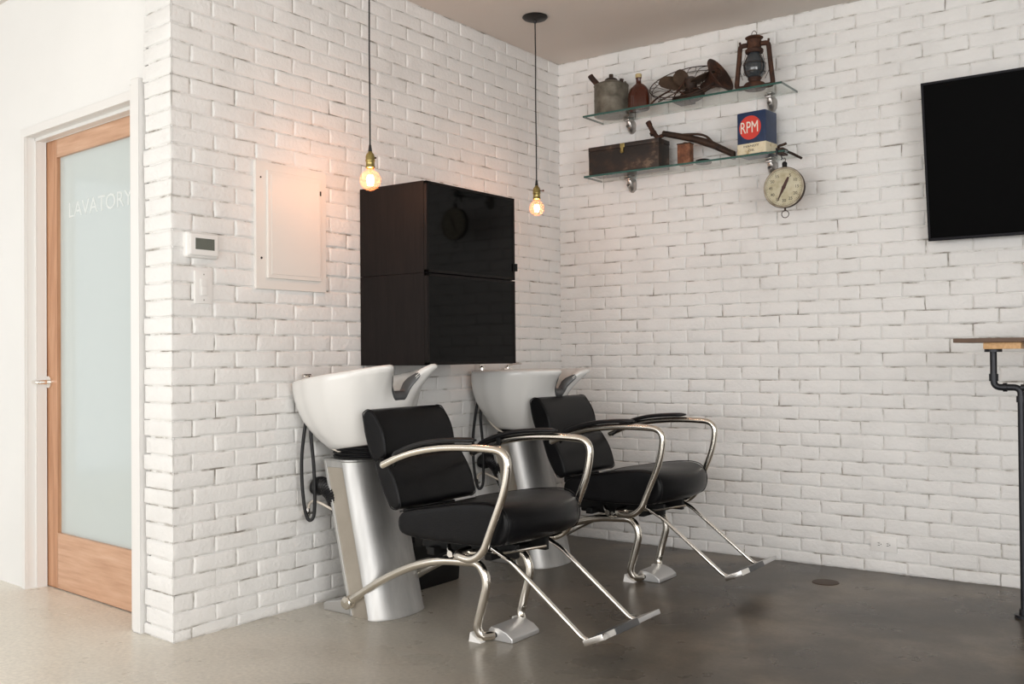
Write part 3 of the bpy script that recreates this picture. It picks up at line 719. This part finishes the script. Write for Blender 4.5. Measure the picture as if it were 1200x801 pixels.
q = MB(); q.box((-.2,.02,-.2), (.2,.055,.2), .004); q.box((-.15,.05,-.12), (.15,.112,.02), .004); q.build('wall_mount', 'plastic_black', t)

# ------------------------------------------------------------------ bar table at right edge
t = thing('pipe_table', (2.9,-.34,0), 'dark plank bar table on black iron pipe legs, cut off by the right edge', 'table')
p = MB(); p.box((-.575,-.26,1.114), (.9,-.09,1.132), .003); p.build('top_plank', 'table_top', t); p = MB(); p.box((-.572,-.088,1.114), (.9,.10,1.132), .003); p.build('top_plank', 'table_top', t)
p = MB(); p.box((-.465,-.235,1.087), (-.325,-.14,1.1138), .002); p.build('cleat', 'pine', t)
p = MB(); p.box((-.16,-.02,1.087), (-.0,.08,1.1138), .002); p.build('cleat', 'pine', t)
for yy, fy in ((-.19,-.235), (.04,.11)):
    p = MB(); px, qx = (-.435, -.335) if yy < 0 else (-.12, -.02)
    p.cyl((px,yy,1.075), (px,yy,1.0875), .034, 20)
    p.tube(fillet([(px,yy,1.08),(px,yy,.93),(qx,yy,.93),(qx,yy,.012)], .028, 6), .0135, 16)
    p.cyl((px,yy,.985), (px,yy,.955), .018, 16); p.cyl((px+.035,yy,.93), (px+.05,yy,.93), .018, 16); p.cyl((qx,yy,.895), (qx,yy,.87), .018, 16); p.cyl((qx,yy,0), (qx,yy,.012), .036, 22); p.cyl((qx,yy,.012), (qx,yy,.035), .019, 18)
    p.build('pipe_leg', 'pipe', t)
for a_, b_, nm in (((-.335,-.19,.20),(.6,-.19,.20),'pipe_rail'), ((-.335,-.19,.93),(.6,-.19,.93),'pipe_rail'), ((.6,-.19,1.114),(.6,-.19,0),'pipe_leg'), ((.6,.04,1.114),(.6,.04,0),'pipe_leg')):
    p = MB(); p.tube([a_, b_], .0135, 14); p.build(nm, 'pipe', t)

# ------------------------------------------------------------------ glass shelves
def shelf(name, x0, x1, yf, z, bx, label):
    t = thing(name, ((x0+x1)/2, 0, z), label, 'shelf', 'glass shelves on the right brick wall')
    cx = (x0+x1)/2; hw = (x1-x0)/2
    p = MB(); p.box((-hw+.002,yf+.002,0), (hw-.002,-.006,.010)); o = p.build('glass_plate', 'shelf_glass', t, smooth=0)
    p = MB(); p.box((-hw,yf,-.0002), (hw,yf+.003,.0102)); p.box((-hw,yf,-.0002), (-hw+.003,-.006,.0102)); p.box((hw-.003,yf,-.0002), (hw,-.006,.0102)); p.build('glass_edge', 'shelf_edge', o, smooth=0)
    for b in bx:
        p = MB(); c = V((b-cx, 0, 0))
        p.lathe([(0,0),(.026,0),(.026,.004),(.020,.012),(.008,.016),(0,.016)], c+V((0,.004,-.042)), 24, axis=(0,-1,0), sx=1.9, sy=1.0) if False else None
        rings = []
        for d_, k in ((.006,1), (-.008,1), (-.020,.9), (-.032,.72), (-.044,.45), (-.050,.2)):
            rings.append([c+V((.027*k*math.cos(a), d_, -.046*k*(1 if math.sin(a) < 0 else .8)*abs(math.sin(a))*(1 if math.sin(a) < 0 else -1)-.034*k)) for a in [2*PI*i/24 for i in range(24)]])
        p.ring_skin(rings)
        p.box(c+V((-.018,-.070,-.014)), c+V((.018,-.004,-.0006)), .004); p.box(c+V((-.016,-.050,.0106)), c+V((.016,-.004,.018)), .003)
        p.cyl(c+V((0,-.044,-.045)), c+V((0,-.054,-.040)), .010, 14)
        p.build('shelf_bracket', 'bracket', t)
    return t
SZ1, SZ2 = 2.418, 2.082
shelf('glass_shelf', .312, 1.472, -.232, SZ1, (.50,1.335), 'upper clear glass shelf with green edge, holding the lantern and fan')
shelf('glass_shelf', .298, 1.472, -.205, SZ2, (.50,1.335), 'lower clear glass shelf with green edge, holding the tool box and oil can')
T1, T2 = SZ1+.010, SZ2+.010

# galvanised oil can
t = thing('oil_can', (.437,-.125,T1), 'dented grey galvanised oil can with a short spout, far left of the upper shelf', 'can')
p = MB(); R_ = .097
p.lathe([(0,0),(R_,0),(R_+.002,.004),(R_,.008),(R_,.085),(R_+.0015,.090),(R_,.095),(R_,.165),(R_+.003,.170),(R_,.175),(R_*.96,.178),(R_*.5,.196),(.038,.200),(0,.200)], n=40); p.build('can_body', 'zinc', t, smooth=50)
p = MB(); p.lathe([(0,.198),(.036,.198),(.036,.208),(.028,.214),(.013,.216),(.012,.238),(0,.238)], n=24); p.build('filler_cap', 'rust_dark', t)
p = MB(); p.tube([(-.062,-.04,.178),(-.082,-.05,.205),(-.098,-.055,.226)], [.016]*3+[.013], 14); p.cyl((-.0955,-.0545,.222),(-.103,-.0575,.236),.016,14); p.build('spout', 'rust', t)
p = MB(); p.cyl((.082,-.03,.170), (.086,-.03,.192), .011, 12); p.tube(fillet([(.087,-.02,.165),(.092,0,.185),(.087,.03,.165)], .01), .003, 8); p.build('handle_lug', 'rust_dark', t)
# amber bottle
t = thing('amber_bottle', (.618,-.135,T1), 'dark amber glass flask with a tan stopper beside the grey can', 'bottle')
p = MB(); pr = [(0,0),(.058,0),(.064,.006),(.066,.02),(.067,.075),(.062,.105),(.050,.128),(.032,.145),(.018,.152),(.0155,.160),(.0155,.178),(.018,.180),(.018,.186),(0,.186)]
p.lathe(pr, n=36, sy=.55); p.build('bottle_glass', 'amber', t, smooth=60)
p = MB(); p.lathe([(0,.186),(.0175,.186),(.018,.204),(.015,.207),(0,.207)], n=20); p.build('stopper', 'cork', t)
# antique fan lying down
t = thing('table_fan', (.905,-.13,T1), 'rusty antique fan lying broken in its wire cage, in the middle of the upper shelf', 'fan')
p = MB()
def cage(a, e=1.0, off=V((0,0,0))): return V((-.006+.208*e*math.cos(a), -.005+.085*e*math.sin(a), .116+.097*e*math.sin(a)))+off
for e, o_ in ((1.0, V((0,0,0))), (.93, V((0,.0,-.018))), (.45, V((.02,-.02,-.03)))):
    p.tube([cage(2*PI*k/40, e, o_) for k in range(40)], .0028 if e == 1 else .0019, 6, closed=True)
for k in range(14):
    a = 2*PI*k/14+.1
    p.tube([cage(a, .93, V((0,0,-.018))), cage(a, 1.0), cage(a+.14, .75, V((0,-.012,.004))), cage(a+.3, .45, V((.02,-.02,-.03))), cage(a+.3, .14, V((.03,-.02,-.03)))], .0017, 5, smooth=3)
p.build('wire_cage', 'rust_dark', t)
p = MB(); hub = V((.035,-.02,.085))
p.lathe([(0,-.03),(.030,-.03),(.034,-.01),(.034,.03),(.022,.045),(0,.047)], hub, 20, axis=(.2,-.5,.8)); p.sphere(V((.03,.01,.04)), .048, sc=(1.5,.9,.78)); p.box((-.06,-.055,.0), (.03,.055,.03), .008); p.build('motor', 'rust_dark', t)
for ang_, ln, tw, wd in ((160,.150,.5,.075), (212,.165,-.4,.070), (25,.13,.5,.11), (125,.085,.4,.08)):
    p = MB(); a = math.radians(ang_); d_ = V((math.cos(a), -.25, .75*math.sin(a)*.9)).normalized(); sd = d_.cross(V((.2,-.55,.8))).normalized()
    rings = []
    for i in range(9):
        s_ = i/8; wv = wd*(.35+1.3*math.sin(PI*min(1, s_*.62+.18))*.75); up_ = V((0,-.6,.8))
        c_ = hub+d_*(.025+ln*s_); v_ = (sd*math.cos(tw*(1-s_*.4))+up_*math.sin(tw*(1-s_*.4))).normalized(); n_ = v_.cross(d_).normalized()
        if i == 8: wv *= .6
        rings.append([c_-v_*wv*.5, c_-v_*wv*.5+n_*.002, c_+v_*wv*.5+n_*.002, c_+v_*wv*.5])
    p.ring_skin(rings); p.build('blade', 'rust_blade', t, smooth=50)
p = MB()   # bell shaped base tipped on its side, mouth to the right
ax = V((.90,-.12,.46)).normalized()
pr = [(r*1.1,z) for r,z in [(.020,-.055),(.024,-.02),(.034,.01),(.056,.040),(.080,.058),(.090,.064),(.092,.070),(.086,.071),(.074,.062),(.050,.044),(.028,.014),(0,.012)]]
p.lathe([(0,-.055)]+pr, V((.135,.012,.090)), 36, axis=ax); p.build('bell_base', 'rust', t, smooth=60)
for pts_, rr_ in (([(-.05,-.06,.012),(-.02,-.075,.05),(.02,-.06,.10)],.004), ([(.05,-.07,.01),(.0,-.07,.045),(-.03,-.05,.07)],.004), ([(.02,-.08,.006),(.07,-.09,.02),(.10,-.06,.05),(.06,-.05,.06)],.003), ([(-.20,-.05,.006),(-.14,-.06,.04),(-.07,-.05,.07)],.005)):
    p = MB(); p.tube(pts_, rr_, 6, smooth=4); p.build('guard_strut', 'rust', t)
# hurricane lantern
t = thing('hurricane_lantern', (1.305,-.165,T1), 'rusty hurricane lantern with a sooty globe at the right end of the upper shelf', 'lantern', rotz=.15)
p = MB(); p.lathe([(0,0),(.052,0),(.056,.006),(.056,.022),(.048,.032),(.030,.038),(.030,.048),(.034,.052),(.034,.060),(0,.060)], n=32); p.build('fuel_tank', 'rust', t, smooth=50)
p = MB(); p.lathe([(0,.058),(.028,.058),(.040,.066),(.052,.086),(.056,.110),(.053,.137),(.042,.167),(.030,.185),(.030,.192),(0,.192)], n=32); p.build('lamp_globe', 'lamp_glass', t, smooth=60)
p = MB(); p.lathe([(0,.186),(.042,.186),(.046,.192),(.046,.203),(.036,.210),(.034,.232),(.038,.240),(.036,.254),(.030,.257),(.044,.262),(.046,.266),(.034,.273),(0,.276)], n=32); p.build('chimney_cap', 'rust', t, smooth=45)
for sg in (-1, 1):
    p = MB(); p.tube(fillet([(sg*.036,0,.232),(sg*.072,0,.232),(sg*.080,0,.14),(sg*.094,0,.014),(sg*.045,0,.014)], [.022,.1,.022], 6), .0125, 14); p.cyl((sg*.072,0,.236),(sg*.074,0,.252),.006,10); p.build('side_tube', 'rust', t)
p = MB(); p.tube([(-.010,0,.272),(-.012,0,.290),(0,0,.302),(.012,0,.290),(.010,0,.272)], .0018, 6, smooth=6); p.build('top_ring', 'rust_dark', t)
p = MB()
for z_, rr_ in ((.085,.056), (.130,.058)): p.tube([(rr_*math.cos(2*PI*k/28), rr_*math.sin(2*PI*k/28), z_) for k in range(28)], .0014, 5, closed=True)
for a in (.6, 2.5, 3.8, 5.6): p.tube([(.034*math.cos(a), .034*math.sin(a), .055), (.060*math.cos(a), .060*math.sin(a), .11), (.044*math.cos(a), .044*math.sin(a), .19)], .0014, 5, smooth=4)
p.tube([(-.056,-.02,.05),(-.068,-.02,.10),(-.056,-.02,.15)], .0016, 5, smooth=4); p.tube([(.058,-.02,.045),(.078,-.015,.09)], .0016, 5); p.build('globe_guard', 'rust_dark', t)

# tool box
t = thing('tool_box', (.545,-.105,T2), 'worn black metal tool box with a brass latch, left end of the lower shelf', 'tool box', rotz=0)
p = MB(); p.box((-.222,-.085,0), (.222,.040,.135), .003); p.build('box_body', 'toolbox', t)
p = MB(); p.box((-.224,-.087,.1355), (.224,.042,.160), .004); p.build('box_lid', 'toolbox', t)
p = MB(); p.box((-.016,-.0895,.135), (.012,-.086,.158), .001); p.box((-.012,-.092,.105), (.006,-.085,.150), .002); p.tube([(-.009,-.093,.125),(-.009,-.098,.110),(-.002,-.098,.102),(.005,-.098,.110),(.005,-.093,.125)], .0018, 6, smooth=3); p.build('latch', 'brass', t)
p = MB(); p.box((-.12,.0425,.125), (-.09,.045,.150)); p.build('hinge', 'rust_dark', t); p = MB(); p.box((.09,.0425,.125), (.12,.045,.150)); p.build('hinge', 'rust_dark', t)
# rusty tin
t = thing('rusty_tin', (.895,-.130,T2), 'upright rusty orange-brown tin standing right of the tool box', 'tin')
p = MB(); p.box((-.038,-.026,0), (.038,.026,.118), .010, seg=3); p.build('tin_body', 'rust_tin', t)
p = MB(); p.box((-.039,-.027,.112), (.039,.027,.119), .003); p.cyl((0,0,.118), (0,0,.124), .014, 18); p.build('tin_lid', 'rust_dark', t)
# puck
t = thing('tin_lid_dish', (.995,-.12,T2), 'small flat black round tin lying between the rusty tin and the blue can', 'tin')
p = MB(); p.lathe([(0,0),(.040,0),(.043,.004),(.043,.014),(.040,.018),(.034,.0185),(0,.0185)], n=30); p.build('tin_base', 'plastic_black', t)
p = MB(); p.lathe([(0,.0185),(.032,.0185),(.030,.022),(0,.022)], n=24); p.build('tin_cover', 'rust_dark', t)
# old wrench resting on the box and tin, reaching down to the blue can
t = thing('iron_lever', (.96,-.115,T2), 'long dark iron lever leaning from the tool box down to the blue can', 'tool')
p = MB()
p.tube([(-.205,0,.196),(-.10,0,.165),(0,0,.133),(.05,0,.112),(.10,0,.088),(.20,0,.032)], [.014,.015,.016,.018,.016,.014], 12, flat=1.15)
p.build('lever_bar', 'rust_dark', t)
p = MB(); p.tube([(-.15,-.004,.178),(-.04,-.004,.168),(.02,-.004,.158),(.06,-.004,.138),(.11,-.004,.090),(.21,-.004,.040)], .0065, 10, smooth=5); p.build('side_rod', 'rust_dark', t)
p = MB(); p.tube([(-.205,0,.186),(-.236,0,.176),(-.262,0,.205),(-.292,0,.262)], [.011,.014,.014,.013], 12); p.cyl((-.286,0,.252), (-.296,0,.272), .0155, 14); p.cyl((-.262,0,.198),(-.268,0,.212),.019,14); p.build('grip', 'rust', t)
p = MB(); p.box((.192,-.014,.004), (.212,.014,.045), .004); p.build('foot_claw', 'rust_dark', t)
# blue RPM oil can
t = thing('oil_tin', (1.298,-.125,T2), 'navy and cream tin lettered RPM in a red disc, right end of the lower shelf', 'tin', rotz=-.10)
w_, d_, h_ = .080, .062, .222
p = MB(); p.box((-w_,-d_,.002), (w_,d_,h_), .006, seg=3); p.box((-w_-.001,-d_-.001,0), (w_+.001,d_+.001,.005), .001); p.build('tin_body', 'can_blue', t)
p = MB(); p.box((-w_-.0008,-d_-.0008,.004), (w_+.0008,d_+.0008,.062), .005, seg=3); p.build('cream_band', 'can_cream', t)
p = MB(); p.lathe([(0,0),(.061,0),(.061,.0006),(0,.0006)], (-.006,-d_-.0001,.140), 40, axis=(0,-1,0)); dsc = p.build('red_disc', 'can_red', t, smooth=0)
p = MB(); text_into(p, 'RPM', .084, (-.010,-d_-.0014,.139), (1,0,.0), (0,0,1), .0005, squash=.66); p.build('brand_lettering', 'can_white', t, smooth=0)
p = MB(); text_into(p, 'HANDY', .0155, (0,-d_-.0016,.045), (1,0,0), (0,0,1), .0004, squash=1.6); text_into(p, 'OIL', .0155, (0,-d_-.0016,.023), (1,0,0), (0,0,1), .0004, squash=1.6); p.build('product_lettering', 'ink', t, smooth=0)
p = MB(); p.lathe([(0,h_-.002),(.020,h_-.002),(.022,h_+.004),(.018,h_+.010),(0,h_+.011)], (-.042,0,0), 20); p.build('screw_cap', 'rust_dark', t)

# hook clamp and hanging scale
t = thing('shelf_hook', (1.452,-.15,SZ2), 'black metal hook clamped over the right end of the lower shelf', 'hook')
p = MB()
p.tube([(.060,.075,-.018),(.03,.02,.002),(.0,-.02,.016),(-.012,-.045,.022),(-.008,-.058,.030),(.015,-.06,.034),(.032,-.058,.040)], .0065, 10, smooth=4)
p.box((-.02,-.062,.0105), (.015,.01,.022), .003); p.box((-.02,-.062,-.010), (.015,.01,-.0005), .003); p.build('hook_arm', 'rust_dark', t)
p = MB(); p.box((-.022,-.066,-.012), (-.014,-.054,.022), .002); p.tube([(0,-.045,-.008),(.002,-.047,-.025),(.006,-.048,-.032),(.0,-.048,-.038)], .003, 8, smooth=4); p.build('hook_drop', 'pipe', t)
sc = (1.468,-.195,1.902)
t = thing('hanging_scale', sc, 'round hanging scale with a cream numbered dial and needle, below the shelf end', 'scale', rotz=.06)
p = MB(); R_ = .1
p.lathe([(0,.030),(.085,.030),(R_*.98,.018),(R_,.012),(R_,-.014),(R_+.003,-.017),(R_+.001,-.022),(R_-.006,-.021),(R_-.008,-.016),(0,-.016)], n=56, axis=(0,1,0)); p.build('scale_case', 'rust_dark', t, smooth=40)
p = MB(); p.lathe([(R_-.010,-.0150),(R_-.009,-.0225),(R_-.004,-.0245),(R_+.001,-.0225),(R_+.0005,-.0150)], n=56, axis=(0,1,0)); p.build('bezel_ring', 'bezel', t, smooth=60)
p = MB(); p.lathe([(0,0),(R_-.0075,0),(R_-.0075,.002),(0,.002)], (0,-.0165,0), 56, axis=(0,-1,0)); dl = p.build('dial_face', 'dial', t, smooth=0)
p = MB(); nums = ['', '5', '10', '15', '20', '25', '30', '35', '40', '45', '50', '55']
for k, s_ in enumerate(nums):
    a = PI/2-2*PI*k/12
    if s_: text_into(p, s_, .021, (.066*math.cos(a), -.0190, .066*math.sin(a)), (1,0,0), (0,0,1), .0003)
for k in range(60):
    a = 2*PI*k/60; r0 = .082 if k % 5 else .079; c_, s2 = math.cos(a), math.sin(a); wd = .0007
    p.add([(r0*c_-wd*s2,-.0190,r0*s2+wd*c_), (r0*c_+wd*s2,-.0190,r0*s2-wd*c_), (.087*c_+wd*s2,-.0190,.087*s2-wd*c_), (.087*c_-wd*s2,-.0190,.087*s2+wd*c_)], [(0,1,2,3)])
p.build('dial_numerals', 'ink', dl, smooth=0)
p = MB(); a = math.radians(64); dx, dz = math.cos(a), math.sin(a)
pts = [(-.078,0),(-.03,.005),(0,.008),(.035,.007),(.055,.004),(.055,-.004),(.035,-.007),(0,-.008),(-.03,-.005)]
p.poly([(q[0]*dx-q[1]*dz, q[0]*dz+q[1]*dx) for q in pts], 'y', -.0225, -.0205); p.cyl((0,-.019,0), (0,-.025,0), .009, 18); p.build('needle', 'needle', dl, smooth=0)
p = MB(); p.cyl((0,0,.098), (0,0,.118), .012, 16); p.sphere((0,0,.120), .013, n=14); p.build('top_knob', 'plastic_black', t)
p = MB(); p.tube([(0,0,.128),(.005,0,.138),(.004,0,.146),(-.003,0,.150),(-.002,0,.142)], .0018, 6, smooth=4); p.build('top_eye', 'rust_dark', t)
p = MB(); p.cyl((0,0,-.100), (0,0,-.114), .005, 12); p.tube([(.018*math.cos(2*PI*k/24), 0, -.131+.018*math.sin(2*PI*k/24)) for k in range(24)], .002, 6, closed=True); p.build('bottom_ring', 'rust_dark', t)

# ------------------------------------------------------------------ light
def area(name, loc, target, sx, sy, power, col=(1,1,1)):
    L = bpy.data.lights.new(name, 'AREA'); L.shape = 'RECTANGLE'; L.size = sx; L.size_y = sy; L.energy = power; L.color = col
    o = bpy.data.objects.new(name, L); COL.objects.link(o); o.location = loc
    o.rotation_euler = (V(target)-V(loc)).to_track_quat('-Z', 'Y').to_euler(); return o
WC = (1,.995,.99)
area('window_light_side_near', (-4.4,-4.15,1.35), (0,-4.15,1.35), 2.8, 2.3, 12, WC)
area('window_light_side_far', (-4.4,-7.32,1.35), (0,-7.32,1.35), 3.2, 2.3, 38, WC)
area('window_light_rear_left', (-2.75,-8.95,1.43), (-2.75,0,1.43), 2.8, 2.2, 34, WC)
area('window_light_rear_mid', (.45,-8.95,1.43), (.45,0,1.43), 3.0, 2.2, 145, WC)
area('window_light_rear_right', (3.7,-8.95,1.43), (3.7,0,1.43), 3.0, 2.2, 130, WC)
area('fill_light_right', (5.5,-5.2,1.5), (0,-5.2,1.5), 3.4, 2.0, 210, WC)  # added fill for the left brick wall; the right wall has no window
for B_, e in ((B1, 6.5), (B2, 5.0)):
    L = bpy.data.lights.new('bulb_glow', 'POINT'); L.energy = e; L.color = (1,.42,.20); L.shadow_soft_size = .02
    o = bpy.data.objects.new('bulb_glow', L); COL.objects.link(o); o.location = B_[:3]
W = bpy.data.worlds.new('daylight'); bpy.context.scene.world = W; W.use_nodes = True
bg = W.node_tree.nodes['Background']; bg.inputs[0].default_value = (.92,.96,1,1); bg.inputs[1].default_value = .9

# ------------------------------------------------------------------ camera
cam = bpy.data.cameras.new('camera'); co = bpy.data.objects.new('camera', cam); COL.objects.link(co)
cam.sensor_fit = 'HORIZONTAL'; cam.sensor_width = 36; cam.lens = 1157/1200*36; cam.clip_start = .05
Rz = Matrix.Rotation(math.radians(35.9), 3, 'Z'); Rx = Matrix.Rotation(math.radians(90.76), 3, 'X'); Rr = Matrix.Rotation(math.radians(-.52), 3, 'Z')
co.matrix_world = Matrix.Translation((3.244,-4.985,1.08)) @ (Rz @ Rx @ Rr).to_4x4()
sc_ = bpy.context.scene; sc_.camera = co
sc_.view_settings.view_transform = 'Standard'; sc_.view_settings.look = 'None'; sc_.view_settings.gamma = 1; sc_.view_settings.use_curve_mapping = False
sc_.view_settings.exposure = -.52
